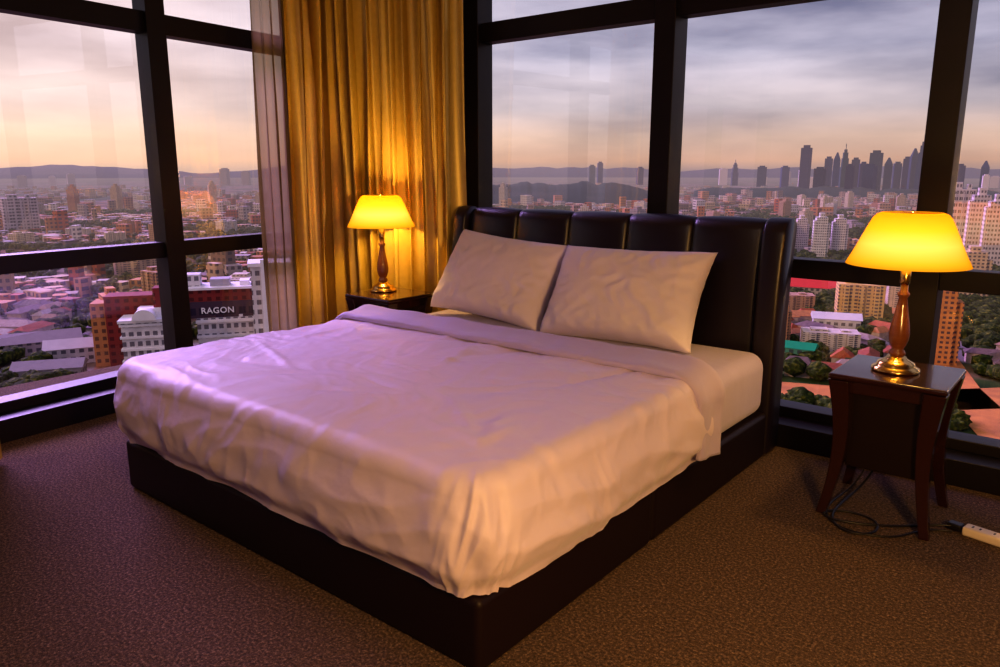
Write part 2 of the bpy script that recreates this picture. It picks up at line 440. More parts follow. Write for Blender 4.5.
def cable(name,pts,r,mat,label):
    cu=bpy.data.curves.new(name,'CURVE'); cu.dimensions='3D'; cu.bevel_depth=r; cu.bevel_resolution=3
    sp=cu.splines.new('NURBS'); sp.points.add(len(pts)-1); sp.order_u=4; sp.use_endpoint_u=True
    for p,q in zip(sp.points,pts): p.co=(*q,1)
    cu.resolution_u=10
    o=bpy.data.objects.new(name,cu); link(o)
    dg=bpy.context.evaluated_depsgraph_get(); me=bpy.data.meshes.new_from_object(o.evaluated_get(dg))
    bpy.data.objects.remove(o)
    o=bpy.data.objects.new(name,me); me.materials.clear(); me.materials.append(mat); link(o)
    me.polygons.foreach_set('use_smooth',[True]*len(me.polygons))
    return tag(o,label,'cable')
cable('power_cable',[(-.60,3.345,.50),(-.62,3.345,.3),(-.66,3.28,.08),(-.72,3.12,.006),(-.74,2.90,.005),(-.66,2.78,.005),(-.55,2.82,.005),(-.56,2.97,.006),(-.70,2.99,.007),(-.78,2.90,.006),(-.70,2.84,.012),(-.52,2.94,.006),(-.44,3.03,.005),(-.36,3.06,.02),(-.33,3.065,.02)],.0045,RUB,'black lamp cable looped on the carpet under the nightstand')
cable('power_cable',[(-.66,3.28,.25),(-.70,3.24,.03),(-.78,3.05,.005),(-.74,2.84,.005),(-.60,2.80,.005),(-.48,2.86,.005),(-.45,2.96,.005),(-.40,3.02,.005),(-.34,3.03,.012)],.0035,RUB,'thin black cable curling across the carpet')
ad=empty('power_strip',(-.22,3.05,0),'white plastic power strip lying on the carpet','power strip',R_(-12))
box('strip_housing',(-.09,-.028,.0),(.14,.028,.034),WPL,.008,ad)
box('plug',(-.145,-.02,.004),(-.095,.02,.03),RUB,.006,ad)
for k in range(3):
    for dx in (-.012,.012): box('socket_hole',(-.05+k*.07+dx-.003,-.008,.0335),(-.05+k*.07+dx+.003,.008,.0345),RUB,0,ad)

# ------------------------------------------------------------ curtains
def curtain(name,path,z0,z1,folds,amp,mat,label,seed=0,nz=40):
    seg=[]; L=0
    for a,b in zip(path,path[1:]):
        d=math.hypot(b[0]-a[0],b[1]-a[1]); seg.append((L,d,a,b)); L+=d
    n=int(folds*18); vs=[];fs=[]
    for j in range(nz+1):
        tz=j/nz; z=z0+(z1-z0)*tz
        for i in range(n+1):
            s=L*i/n
            for (s0,d,a,b) in seg:
                if s<=s0+d+1e-9: break
            t=(s-s0)/d; px=a[0]+(b[0]-a[0])*t; py=a[1]+(b[1]-a[1])*t
            tx_,ty_=(b[0]-a[0])/d,(b[1]-a[1])/d; nx2,ny2=-ty_,tx_
            q=noise.noise(Vector((s*3+seed,z*.35,seed)))
            ph=2*PI*folds*s/L+2.8*q
            am=amp*(1+.7*noise.noise(Vector((s*4,z*.6,seed+7))))
            off=am*math.sin(ph)+.28*am*math.sin(2.3*ph+z*.8+seed)
            sl=.35*am*math.sin(2*ph)
            vs.append((px+nx2*off+tx_*sl,py+ny2*off+ty_*sl,z))
    for j in range(nz):
        for i in range(n):
            k=j*(n+1)+i; fs.append((k,k+1,k+n+2,k+n+1))
    o=mesh_obj(name,vs,fs,[mat],True)
    tag(o,label,'curtain'); return o
def wl(dn,y): return west(dn,y)
g1=[wl(-3.90,3.05),wl(-3.88,3.28),(-4.12,3.40),(-3.85,3.46),(-3.15,3.47)]
curtain('curtain',g1,.02,2.72,12,.066,GOLD,'heavy gold satin curtain gathered in the window corner',3)
curtain('sheer_curtain',[wl(-3.93,2.83),wl(-3.93,3.14)],.02,2.72,4,.030,SHEER,'thin greyish sheer curtain hanging beside the gold curtain',9)
curtain('curtain',[wl(-3.72,.45),wl(-3.70,1.10)],.02,2.72,7,.04,GOLD,'gold curtain drawn back beside the tall window',5)

# ------------------------------------------------------------ CITY
GZ=-80.0
YAW=R_(39.2)
def polar(px,d):
    a=math.atan((px-500)/777.0); X=math.sin(a)*d; Y=math.cos(a)*d
    return (X*math.cos(YAW)-Y*math.sin(YAW), X*math.sin(YAW)+Y*math.cos(YAW))
def polar_a(adeg,d):
    a=R_(adeg); X=math.sin(a)*d; Y=math.cos(a)*d
    return (X*math.cos(YAW)-Y*math.sin(YAW), X*math.sin(YAW)+Y*math.cos(YAW))
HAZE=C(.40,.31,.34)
def painted_haze(m,sh,L=3300.0):  # aerial haze painted on as an emission tint that grows with distance
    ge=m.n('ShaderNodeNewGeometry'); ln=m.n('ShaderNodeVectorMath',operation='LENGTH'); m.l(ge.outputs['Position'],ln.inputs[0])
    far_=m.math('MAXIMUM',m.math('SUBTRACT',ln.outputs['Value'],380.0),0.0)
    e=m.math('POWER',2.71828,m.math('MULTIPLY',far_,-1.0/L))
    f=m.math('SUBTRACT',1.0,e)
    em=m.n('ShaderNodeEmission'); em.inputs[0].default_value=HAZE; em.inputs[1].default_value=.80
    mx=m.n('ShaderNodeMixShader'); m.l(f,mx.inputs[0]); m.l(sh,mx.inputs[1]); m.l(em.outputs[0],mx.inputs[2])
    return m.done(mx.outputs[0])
def bmat(name,src,wc=(.05,.05,.07),sx=3.4,sz=3.2,wfrac=.55):
    m=M(name); co=m.coord(); sp=m.n('ShaderNodeSeparateXYZ'); m.l(co,sp.inputs[0])
    u=m.math('ADD',sp.outputs[0],sp.outputs[1])
    fu=m.math('FRACT',m.math('DIVIDE',m.math('ADD',u,500.3),sx)); fz=m.math('FRACT',m.math('DIVIDE',m.math('ADD',sp.outputs[2],500.7),sz))
    a=m.math('LESS_THAN',fu,wfrac); b=m.math('LESS_THAN',fz,.5); k=m.math('MULTIPLY',a,b)
    ge=m.n('ShaderNodeNewGeometry'); sn=m.n('ShaderNodeSeparateXYZ'); m.l(ge.outputs['Normal'],sn.inputs[0])
    k=m.math('MULTIPLY',k,m.math('LESS_THAN',m.math('ABSOLUTE',sn.outputs[2]),.5))
    if src=='obj': base=m.n('ShaderNodeObjectInfo').outputs['Color']
    elif src=='attr':
        at=m.n('ShaderNodeAttribute'); at.attribute_name='Col'; base=at.outputs['Color']
    else: base=C(*src)
    nn=m.noise(.25,4,co)
    base=m.mix(m.math('MULTIPLY',nn,.6),base,C(.10,.06,.05))
    cc=m.mix(m.math('MULTIPLY',k,.85),base,C(*wc))
    return painted_haze(m,m.pbr(cc,.8,spec=.2))
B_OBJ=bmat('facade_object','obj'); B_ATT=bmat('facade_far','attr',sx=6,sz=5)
m=M('roof_object'); co=m.coord(); RO=painted_haze(m,m.pbr(m.mix(m.math('MULTIPLY',m.noise(.5,4,co),.8),m.n('ShaderNodeObjectInfo').outputs['Color'],C(.05,.03,.03)),.8,spec=.2))
m=M('house_wall'); co=m.coord(); HWALL=painted_haze(m,m.pbr(m.mix(m.noise(.4,2,co),C(.7,.54,.42),C(.26,.2,.17)),.8,spec=.2))
m=M('tree_leaves'); ge=m.n('ShaderNodeNewGeometry'); nf=m.noise(.55,5,ge.outputs['Position']); n2=m.noise(.02,2,ge.outputs['Position'])
cc=m.ramp(nf,[(.32,(.002,.008,.002)),(.52,(.025,.055,.008)),(.72,(.20,.20,.03))])
cc=m.mix(m.math('MULTIPLY',n2,.3),cc,C(.10,.07,.01))
LEAF=painted_haze(m,m.pbr(cc,.9,spec=.1,normal=m.bump(nf,1.0,2.0)))
m=M('city_ground'); ge=m.n('ShaderNodeNewGeometry'); P=ge.outputs['Position']
a=m.noise(.004,6,P); b=m.noise(.03,5,P)
vo=m.n('ShaderNodeTexVoronoi'); vo.inputs['Scale'].default_value=.03; m.l(P,vo.inputs['Vector'])
cellc=m.n('ShaderNodeSeparateColor'); m.l(vo.outputs['Color'],cellc.inputs[0])
urb=m.ramp(cellc.outputs[0],[(.1,(.08,.055,.045)),(.4,(.30,.14,.07)),(.6,(.22,.17,.14)),(.8,(.09,.075,.06)),(.95,(.30,.25,.22))])
grn=m.ramp(b,[(.35,(.008,.024,.005)),(.6,(.05,.085,.018)),(.8,(.20,.16,.04))])
k=m.ramp(m.math('ADD',a,m.math('MULTIPLY',b,.3)),[(.60,(0,0,0)),(.68,(1,1,1))])
cc=m.mix(k,grn,urb)
GROUND=painted_haze(m,m.pbr(cc,.95,spec=.1))
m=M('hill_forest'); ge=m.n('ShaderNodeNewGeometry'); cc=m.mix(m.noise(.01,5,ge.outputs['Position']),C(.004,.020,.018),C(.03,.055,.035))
HILL=painted_haze(m,m.pbr(cc,.95,spec=.1),5200)
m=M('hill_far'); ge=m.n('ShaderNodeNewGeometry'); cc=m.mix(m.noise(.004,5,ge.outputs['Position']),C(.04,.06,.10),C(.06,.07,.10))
HILLF=painted_haze(m,m.pbr(cc,.95,spec=.1),8500)
m=M('road_surface'); ge=m.n('ShaderNodeNewGeometry'); cc=m.mix(m.noise(.12,6,ge.outputs['Position']),C(.85,.34,.08),C(.18,.09,.05))  # orange light painted into the road colour
ROAD=painted_haze(m,m.pbr(cc,.9,spec=.1))
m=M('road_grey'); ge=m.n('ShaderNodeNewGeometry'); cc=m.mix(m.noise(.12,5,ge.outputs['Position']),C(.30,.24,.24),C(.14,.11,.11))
ROADG=painted_haze(m,m.pbr(cc,.9,spec=.1))
def flat(name,col,rough=.8,emit=0):
    m=M(name); co=m.coord(); n_=m.noise(.3,3,co)
    c_=m.mix(m.math('MULTIPLY',n_,.45),C(*col),C(*[x*.5 for x in col]))
    return painted_haze(m,m.pbr(c_,rough,spec=.2,emit=c_ if emit else None,es=emit))
g=mesh_obj('city_ground',[(-16000,-16000,GZ),(16000,-16000,GZ),(16000,16000,GZ),(-16000,16000,GZ)],[(0,1,2,3)],[GROUND])
struct(g)
def ridge(name,a0,a1,d,base,amp,mat,label,seed,depth=900,n=200,frq=.12):
    vs=[];fs=[];rows=8
    for i in range(n+1):
        ad_=a0+(a1-a0)*i/n
        env=max(0,math.sin(PI*i/n))**.4
        hgt=(base+amp*(noise.noise(Vector((ad_*frq,seed,0)))+.5*noise.noise(Vector((ad_*frq*3,seed,2)))+.22*noise.noise(Vector((ad_*frq*9,seed,2)))))*env
        for r in range(rows+1):
            t=r/rows; x,y=polar_a(ad_,d+depth*t)
            vs.append((x,y,GZ-2+max(0,hgt)*math.sin(PI*t*.5)**.8+ (0 if r in(0,) else 6*noise.noise(Vector((x*.006,y*.006,0))))))
    for i in range(n):
        for r in range(rows):
            k=i*(rows+1)+r; fs.append((k,k+rows+1,k+rows+2,k+1))
    o=mesh_obj(name,vs,fs,[mat],True); tag(o,label,'hills',kind='stuff'); return o
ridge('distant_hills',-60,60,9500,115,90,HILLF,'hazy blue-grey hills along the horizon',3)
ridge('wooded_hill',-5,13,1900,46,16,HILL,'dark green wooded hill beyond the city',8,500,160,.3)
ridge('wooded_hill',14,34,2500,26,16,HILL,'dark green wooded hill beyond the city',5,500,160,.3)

def add_mesh_box(vs,fs,x,y,z0,z1,w_,d_,rot):
    b=len(vs); c_,s_=math.cos(rot),math.sin(rot)
    for zz in (z0,z1):
        for sx,sy in ((-1,-1),(1,-1),(1,1),(-1,1)):
            lx,ly=sx*w_/2,sy*d_/2; vs.append((x+lx*c_-ly*s_,y+lx*s_+ly*c_,zz))
    fs+=[(b,b+3,b+2,b+1),(b+4,b+5,b+6,b+7),(b,b+1,b+5,b+4),(b+1,b+2,b+6,b+5),(b+2,b+3,b+7,b+6),(b+3,b,b+4,b+7)]
def slab_mesh(w_,d_,h,kind):
    vs=[];fs=[]
    add_mesh_box(vs,fs,0,0,0,h,w_,d_,0)
    if kind==0:
        add_mesh_box(vs,fs,-w_*.2,0,h,h+3.5,w_*.3,d_*.5,0); add_mesh_box(vs,fs,w_*.25,0,h,h+2.5,w_*.15,d_*.4,0)
        for q in (-.33,0,.33): add_mesh_box(vs,fs,w_*q,-d_*.5,0,h*.97,w_*.12,2.4,0)
    elif kind==1:
        add_mesh_box(vs,fs,0,0,h,h+5,w_*.45,d_*.6,0); add_mesh_box(vs,fs,w_*.55,0,0,h*.85,w_*.4,d_*.7,0)
        add_mesh_box(vs,fs,-w_*.55,0,0,h*.92,w_*.3,d_*.8,0)
    elif kind==2:
        add_mesh_box(vs,fs,0,0,h,h*1.12,w_*.7,d_*.7,0); add_mesh_box(vs,fs,0,0,h*1.12,h*1.2,w_*.35,d_*.35,0)
    return vs,fs
tmpl=[]
for (w_,d_,h,k) in ((26,14,36,0),(18,18,48,1),(40,14,24,0),(22,20,60,2),(34,22,16,1)):
    vs,fs=slab_mesh(w_,d_,h,k); me=bpy.data.meshes.new('building_mesh'); me.from_pydata(vs,[],fs); me.materials.append(B_OBJ); me.update(); tmpl.append((me,w_,d_,h))
palB=[(.85,.72,.6),(.72,.52,.35),(.9,.8,.72),(.6,.36,.2),(.8,.58,.34),(.5,.42,.4),(.9,.72,.48),(.6,.27,.16)]
occupied=[]
def put_building(x,y,t,rot,col,sc=(1,1,1),label=None,name='apartment_building',group='city apartment blocks seen through the windows'):
    me=tmpl[t][0]; o=bpy.data.objects.new(name,me); link(o); o.location=(x,y,GZ); o.rotation_euler=(0,0,rot); o.scale=sc
    o.color=(*col,1); tag(o,label or 'multi-storey apartment block rising among trees','building',group)
    occupied.append((x,y,max(tmpl[t][1],tmpl[t][2])*max(sc[0],sc[1])*.62)); return o
face=lambda px: YAW-math.atan((px-500)/777.0)
feat=[(872,456,23,14,23,(.95,.62,.22),'yellow-beige apartment block with balconies'),
(955,372,16,14,34,(.85,.36,.10),'orange-brown apartment tower above a road'),
(791,372,9,9,22,(.65,.34,.16),'narrow brown tower beside low roofs'),
(845,370,24,12,11,(.75,.66,.55),'low cream walk-up block among trees'),
(800,470,26,12,12,(.6,.36,.22),'low brick-coloured block among trees'),
(925,520,26,13,15,(.8,.66,.5),'low beige block beyond the road'),
(789,810,14,12,34,(.9,.78,.66),'pale apartment block in a row'),
(806,830,13,12,36,(.9,.8,.72),'pale apartment block in a row'),
(826,800,14,12,40,(.95,.9,.84),'white apartment block in a row'),
(845,815,14,12,38,(.95,.87,.8),'white apartment block in a row'),
(965,830,20,16,70,(.85,.75,.72),'tall white apartment tower in haze'),
(985,800,18,16,64,(.85,.75,.70),'tall white apartment tower in haze'),
(1003,760,18,16,60,(.85,.75,.70),'tall white apartment tower in haze'),
(1020,790,18,16,66,(.85,.75,.70),'tall white apartment tower in haze'),
(985,560,18,14,34,(.9,.66,.4),'beige apartment block beside trees'),
(97,372,11,12,30,(.75,.33,.10),'slim orange apartment block behind the white complex'),
(130,640,34,14,20,(.75,.5,.32),'brick-toned slab block among trees'),
(15,1200,40,20,50,(.7,.6,.6),'pale slab block in haze')]
for (px,d,w_,dp,h,col,lb) in feat:
    x,y=polar(px,d); t=0 if w_>=20 else 1
    me,tw,td,thh=tmpl[t]
    tot=tw*(1 if t==0 else 1.38)
    put_building(x,y,t,face(px)+R_(8),col,(w_/tot,dp/td,h/(thh+3)),lb)
def feat_low(px,d,w_,dp,h,col,label,roofc):
    x,y=polar(px,d); vs=[];fs=[]
    add_mesh_box(vs,fs,0,0,0,h,w_,dp,0)
    b=len(vs); hr=h+min(w_,dp)*.22
    vs+=[(-w_*.54,-dp*.54,h),(w_*.54,-dp*.54,h),(w_*.54,dp*.54,h),(-w_*.54,dp*.54,h),(-w_*.54,0,hr),(w_*.54,0,hr)]
    fs+=[(b,b+1,b+5,b+4),(b+2,b+3,b+4,b+5),(b+1,b+2,b+5),(b+3,b,b+4),(b,b+3,b+2,b+1)]
    fm=[0]*6+[1]*5
    o=mesh_obj('warehouse',vs,fs,[bmat('wh_'+label[:8],col),flat('whr_'+label[:8],roofc)],False,fm=fm)
    o.location=(x,y,GZ); o.rotation_euler=(0,0,face(px)+R_(random.uniform(-15,15)))
    tag(o,label,'building'); occupied.append((x,y,max(w_,dp)*.6))
feat_low(822,540,34,22,7,(.7,.6,.5),'low hall with a bright red roof',(.65,.04,.03))
feat_low(812,345,15,10,7,(.1,.4,.25),'small green-roofed shed among trees',(.01,.30,.12))
feat_low(850,418,22,12,8,(.9,.86,.82),'white warehouse with a pale roof',(.7,.65,.62))
feat_low(806,620,30,18,9,(.7,.3,.2),'red-roofed shop row behind trees',(.5,.06,.03))
feat_low(20,400,30,16,6,(.6,.5,.5),'low hall with grey pitched roof',(.30,.25,.26))
feat_low(60,372,26,14,7,(.8,.76,.75),'white low hall beside a car park',(.55,.5,.5))
feat_low(25,345,24,12,5,(.5,.45,.45),'grey workshop by the road',(.30,.26,.27))

def tower_mesh(k):
    vs=[];fs=[]
    if k==0: add_mesh_box(vs,fs,0,0,0,.94,1,1,0); add_mesh_box(vs,fs,0,0,.94,1,.6,.6,0)
    elif k==1:
        for z0,z1,s in ((0,.55,1),(.55,.75,.82),(.75,.88,.6),(.88,.95,.35),(.95,1.08,.08)): add_mesh_box(vs,fs,0,0,z0,z1,s,s,0)
    elif k==2:
        add_mesh_box(vs,fs,0,0,0,.8,1,1,0); b=len(vs)
        vs+=[(-.5,-.5,.8),(.5,-.5,.8),(.5,.5,.8),(-.5,.5,.8),(-.1,-.1,1),(.1,-.1,1),(.1,.1,1),(-.1,.1,1)]
        fs+=[(b,b+1,b+5,b+4),(b+1,b+2,b+6,b+5),(b+2,b+3,b+7,b+6),(b+3,b,b+4,b+7),(b+4,b+5,b+6,b+7)]
    me=bpy.data.meshes.new('tower_mesh'); me.from_pydata(vs,[],fs); me.materials.append(TOWM); me.update(); return me
m=M('tower_skin'); TOWM=painted_haze(m,m.pbr(m.n('ShaderNodeObjectInfo').outputs['Color'],.8,spec=.2),6200)
TM=[tower_mesh(k) for k in range(3)]
def put_tower(px,vtop,wpx,d,k,col,lab='dark blue-grey office tower on the skyline'):
    a=math.atan((px-500)/777.0); x,y=polar(px,d)
    top=(170-vtop)/777.0*d*math.cos(a)
    wd=wpx/777.0*d*math.cos(a)**2
    o=bpy.data.objects.new('office_tower',TM[k]); link(o); o.location=(x,y,GZ); o.rotation_euler=(0,0,face(px)+random.uniform(-.3,.3))
    o.scale=(wd*.85,wd*.85,top-GZ); o.color=(*col,1)
    tag(o,lab,'skyscraper','towers along the skyline')
DK=(.01,.025,.08)
for q in [(805,145,11,3600,0),(828,156,8,3700,0),(836,152,8,3500,2),(844,147,9,3400,1),(855,157,9,3600,0),(863,161,9,3300,0),(875,150,13,3400,0),(888,157,9,3500,2),(897,161,9,3600,0),(906,156,9,3500,0),(913,148,9,3400,2),(921,139,11,3300,1),(600,161,6,4200,0),(592,164,7,4300,0),(735,161,7,4500,1),(762,165,9,4200,0),(785,165,9,4000,0),(870,163,14,3000,0),(820,166,12,3000,0),(850,163,10,2900,0),(960,163,12,3300,0),(985,160,9,3200,2),(640,166,7,4600,0)]:
    put_tower(*q,(DK[0]*random.uniform(.6,2),DK[1]*random.uniform(.7,1.8),DK[2]*random.uniform(.8,1.5)))
for i in range(55):
    px=random.choice([random.uniform(-300,300),random.uniform(670,1400)]); d=random.uniform(2800,5200)
    c_=random.uniform(.4,.8); put_tower(px,random.uniform(166,176),random.uniform(5,11),d,0,(c_,c_*.85,c_*.85),'pale high-rise in evening haze')

hx,hy=polar(180,345)
WHT=bmat('complex_white',(.97,.94,.96),(.08,.07,.10),3.0,4.0,.6); WPLAIN=flat('complex_plain',(.97,.94,.96)); RED=bmat('complex_red',(.30,.030,.03),(.08,.015,.02),3.5,3.2,.5)
DARK=bmat('complex_dark',(.07,.04,.08),(.02,.015,.04),4,6,.7); ORG=bmat('complex_orange',(.70,.30,.10),(.1,.05,.04),3,3.2,.5); GRY=flat('complex_grey',(.5,.47,.52)); 
hero=empty('office_complex',(hx,hy,GZ),'white and dark-red office complex with rooftop lettering','building',face(180)+R_(-6))
def hbox(name,x0,x1,y0,y1,z0,z1,mat): 
    return box(name,(x0,y0,z0),(x1,y1,z1),mat,0,hero)
hbox('white_wing',2,30,-4,12,0,20,WHT)
hbox('dark_upper_storey',-8,29.4,-3.4,12,20,27,DARK)
hbox('red_upper_storey',-8,29.8,-3.0,12,27,32,RED)
hbox('roof_slab',-9,30.5,-4,12.5,32,33,WPLAIN)
hbox('roof_plant_room',8,16,0,8,33,36,GRY); hbox('roof_plant_room',-6,4,2,10,33,38,WHT); hbox('roof_plant_room',20,24,0,8,33,35,WPLAIN)
hbox('white_end_tower',30,38,-6,12,0,31,WPLAIN)
for xx in (19,28): hbox('white_pilaster',xx,xx+1.6,-4.4,-3,20,27 if xx>20 else 21,WPLAIN)
hbox('red_block',-34,-14,2,14,0,30,RED)
hbox('orange_side_block',-40,-34,4,14,0,27,ORG)
hbox('front_wing',-26,-2,-12,2,0,21,WHT)
hbox('front_parapet',-27,-1,-13,3,21,22.2,WPLAIN)
hbox('red_fin',-14,-8,-6,2,20,34,RED)
hbox('front_roof_room',-20,-8,-8,0,22.2,26,WPLAIN)
for z in (5,10,15,20): hbox('floor_band',-26.6,-1.4,-12.6,2,z-.5,z+.5,WPLAIN)
for z in (6,12,18.5): hbox('floor_band',1.6,30.4,-4.6,2,z-.5,z+.7,WPLAIN)
vs=[];fs=[];n=16
for k in range(n+1):
    a=PI*k/n
    for yy in (-14,-9): vs.append((-17+4.5*math.cos(a),yy,22+4.5*math.sin(a)))
for k in range(n): fs.append((2*k,2*k+1,2*k+3,2*k+2))
fs.append(tuple(2*k for k in range(n+1))); fs.append(tuple(2*k+1 for k in range(n,-1,-1)))
mesh_obj('arched_gable',vs,fs,[WPLAIN],False,hero)
cu=bpy.data.curves.new('sign','FONT'); cu.body='RAGON'; cu.size=3.5; cu.extrude=.2; cu.align_x='LEFT'; cu.space_character=1.1; cu.offset=.05
to=bpy.data.objects.new('sign_tmp',cu); link(to); dg=bpy.context.evaluated_depsgraph_get(); dg.update()
me=bpy.data.meshes.new_from_object(to.evaluated_get(dg)); bpy.data.objects.remove(to)
me.materials.clear(); me.materials.append(flat('sign_white',(.8,.76,.82),.6,.1))
so=bpy.data.objects.new('sign_lettering',me); link(so); so.parent=hero; so.location=(4.0,-4.7,22.2); so.rotation_euler=(PI/2,0,0)
so["label"]="white rooftop lettering RAGON"
occupied.append((hx,hy,52))
x,y=polar(262,330)
WT=empty('office_tower_block',(x,y,GZ),'bright white slab building beside the sign building','building',face(262))
box('tower_body',(-7,-6,0),(8,8,43),WHT,0,WT); box('tower_roof',(-8,-7,43),(9,9,44.5),WPLAIN,0,WT); box('lift_core',(-3,-7.5,0),(0,-6,46),WPLAIN,0,WT)
occupied.append((x,y,14))

def road(pts,w_,label,mt):
    vs=[];fs=[]
    for i,(x,y) in enumerate(pts):
        a=pts[max(0,i-1)]; b=pts[min(len(pts)-1,i+1)]; dx,dy=b[0]-a[0],b[1]-a[1]; L=math.hypot(dx,dy)
        vs.append((x-dy/L*w_/2,y+dx/L*w_/2,GZ+.25)); vs.append((x+dy/L*w_/2,y-dx/L*w_/2,GZ+.25))
    for i in range(len(pts)-1): fs.append((2*i,2*i+1,2*i+3,2*i+2))
    o=mesh_obj('road',vs,fs,[mt]); tag(o,label,'road')
rp1=[polar(780,296),polar(860,298),polar(960,306),polar(1060,330),polar(1250,400)]
rp2=[polar(1100,240),polar(985,330),polar(940,440),polar(890,560),polar(880,900)]
rp3=[polar(-250,300),polar(-60,345),polar(40,400),polar(105,560),polar(170,900)]
def dense(p):
    out=[]
    for a,b in zip(p,p[1:]):
        for k in range(8): out.append((a[0]+(b[0]-a[0])*k/8,a[1]+(b[1]-a[1])*k/8))
    return out+[p[-1]]
RP=[]
for p,w_,mt,lb in ((rp1,24,ROAD,'orange-lit city road'),(rp2,16,ROAD,'orange-lit city road'),(rp3,11,ROADG,'grey curving city road')):
    p=dense(p); road(p,w_,lb,mt); RP+= [(x,y,w_*.65) for x,y in p]
def blocked(x,y,r):
    for ox,oy,orr in occupied:
        if (x-ox)**2+(y-oy)**2<(r+orr)**2: return True
    return False
def onroad(x,y,r):
    for ox,oy,orr in RP:
        if (x-ox)**2+(y-oy)**2<(r+orr)**2: return True
    return False
def onhill(a,d):
    return (-5<a<13 and 1880<d<2450) or (14<a<34 and 2480<d<3050)
def urban(x,y): return noise.noise(Vector((x*.0042,y*.0042,1.7)))+.45*noise.noise(Vector((x*.013,y*.013,3)))
cnt=0
for i in range(900):
    if cnt>=100: break
    a=random.uniform(-52,48); d=500*(5.6**random.random())
    if -16<a<-3 or onhill(a,d): continue
    if -3<a<13 and random.random()<.6: continue
    x,y=polar_a(a,d)
    if blocked(x,y,16) or onroad(x,y,14): continue
    if d<900 and urban(x,y)<.05: continue
    hs=random.uniform(.35,.7) if d<1200 else random.uniform(.5,.9)
    put_building(x,y,random.randrange(5),random.uniform(0,PI),random.choice(palB),(random.uniform(.6,.9),.8,hs)); cnt+=1
def house_mesh(w_,d_,h,hr):
    vs=[];fs=[]; add_mesh_box(vs,fs,0,0,0,h,w_,d_,0); b=len(vs)
    vs+=[(-w_*.56,-d_*.58,h),(w_*.56,-d_*.58,h),(w_*.56,d_*.58,h),(-w_*.56,d_*.58,h),(-w_*.35,0,hr),(w_*.35,0,hr)]
    fs+=[(b,b+1,b+5,b+4),(b+2,b+3,b+4,b+5),(b+1,b+2,b+5),(b+3,b,b+4),(b,b+3,b+2,b+1)]
    return vs,fs,[0]*6+[1]*5
HM=[]
for (w_,d_,h,hr) in ((14,9,6,9),(22,9,6,8.5),(11,10,5,8.5),(30,11,7,9.5)):
    vs,fs,fm=house_mesh(w_,d_,h,hr); me=bpy.data.meshes.new('house_mesh'); me.from_pydata(vs,[],fs); me.materials.append(HWALL); me.materials.append(RO); me.polygons.foreach_set('material_index',fm); me.update(); HM.append((me,vs,fs,w_))
palR=[(.55,.13,.04),(.62,.24,.09),(.40,.10,.04),(.5,.32,.22),(.5,.38,.3),(.70,.30,.09),(.24,.17,.15),(.55,.47,.43)]
cand=[]
for i in range(26000):
    a=random.uniform(-52,48); d=290*(14**random.random()) if i%2 else math.sqrt(random.uniform(290**2,2600**2))
    if -17<a<-2.5 or onhill(a,d): continue
    x,y=polar_a(a,d)
    u=urban(x,y)
    if u<(.06 if d<800 else -.05): continue
    if blocked(x,y,8) or onroad(x,y,8): continue
    cand.append((d,x,y))
cand.sort()
grid={}; kept=[]
for d,x,y in cand:
    s_=15; key=(int(x//s_),int(y//s_))
    if key in grid: continue
    grid[key]=1; kept.append((d,x,y))
for d,x,y in kept[:290]:
    me,_,_,w_=random.choice(HM); o=bpy.data.objects.new('house',me); link(o); o.location=(x,y,GZ); o.rotation_euler=(0,0,round(noise.noise(Vector((x*.004,y*.004,9)))*6)*.6+random.choice((0,PI/2)))
    sc=random.uniform(.6,.88); o.scale=(sc,sc,sc*random.uniform(.9,1.4)); o.color=(*random.choice(palR),1)
    tag(o,'small house with a pitched roof among trees','house','houses of the city below')
vs=[];fs=[];cols=[]
for d,x,y in kept[290:9000]:
    w_=random.uniform(7,15)*(1+d/3500); h=random.uniform(4,8)*(1+ (random.random()<.10)*random.uniform(1,3)); 
    n0=len(fs); add_mesh_box(vs,fs,x,y,GZ,GZ+h,w_,w_*random.uniform(.5,.9),random.uniform(0,PI)); cols+= [random.choice(palR if random.random()<.6 else palB)]*(len(fs)-n0)
far=mesh_obj('distant_city',vs,fs,[B_ATT]); 
ca=far.data.color_attributes.new('Col','FLOAT_COLOR','CORNER'); buf=[]
for p,c_ in zip(far.data.polygons,cols):
    for _ in p.vertices: buf+= [*c_,1]
ca.data.foreach_set('color',buf)
tag(far,'mass of small roofs spreading toward the horizon','city',kind='stuff')
def blob(seed,sub=2):
    bm=bmesh.new(); bmesh.ops.create_icosphere(bm,subdivisions=sub,radius=1)
    for v in bm.verts:
        n_=noise.noise(v.co*1.8+Vector((seed,0,0)))+.7*noise.noise(v.co*4+Vector((seed,3,0)))
        v.co*=1+.45*n_; v.co.z=v.co.z*.75+.75
    return bm
tm=[]
for s_ in range(4):
    bm=blob(s_*5.3,3); me=bpy.data.meshes.new('tree_mesh'); bm.to_mesh(me); bm.free(); me.materials.append(LEAF); me.polygons.foreach_set('use_smooth',[True]*len(me.polygons)); tm.append(me)
tl_=[]
for i in range(30000):
    a=random.uniform(-52,48); d=math.sqrt(random.uniform(270**2,1700**2)) if i%3 else random.uniform(270,600)
    if -17<a<-3 or onhill(a,d): continue
    x,y=polar_a(a,d)
    if urban(x,y)>.06 and random.random()<.6: continue
    if blocked(x,y,-2) or onroad(x,y,1): continue
    key=(int(x//15),int(y//15))
    if key in grid and random.random()<.7: continue
    tl_.append((d,x,y))
tl_.sort()
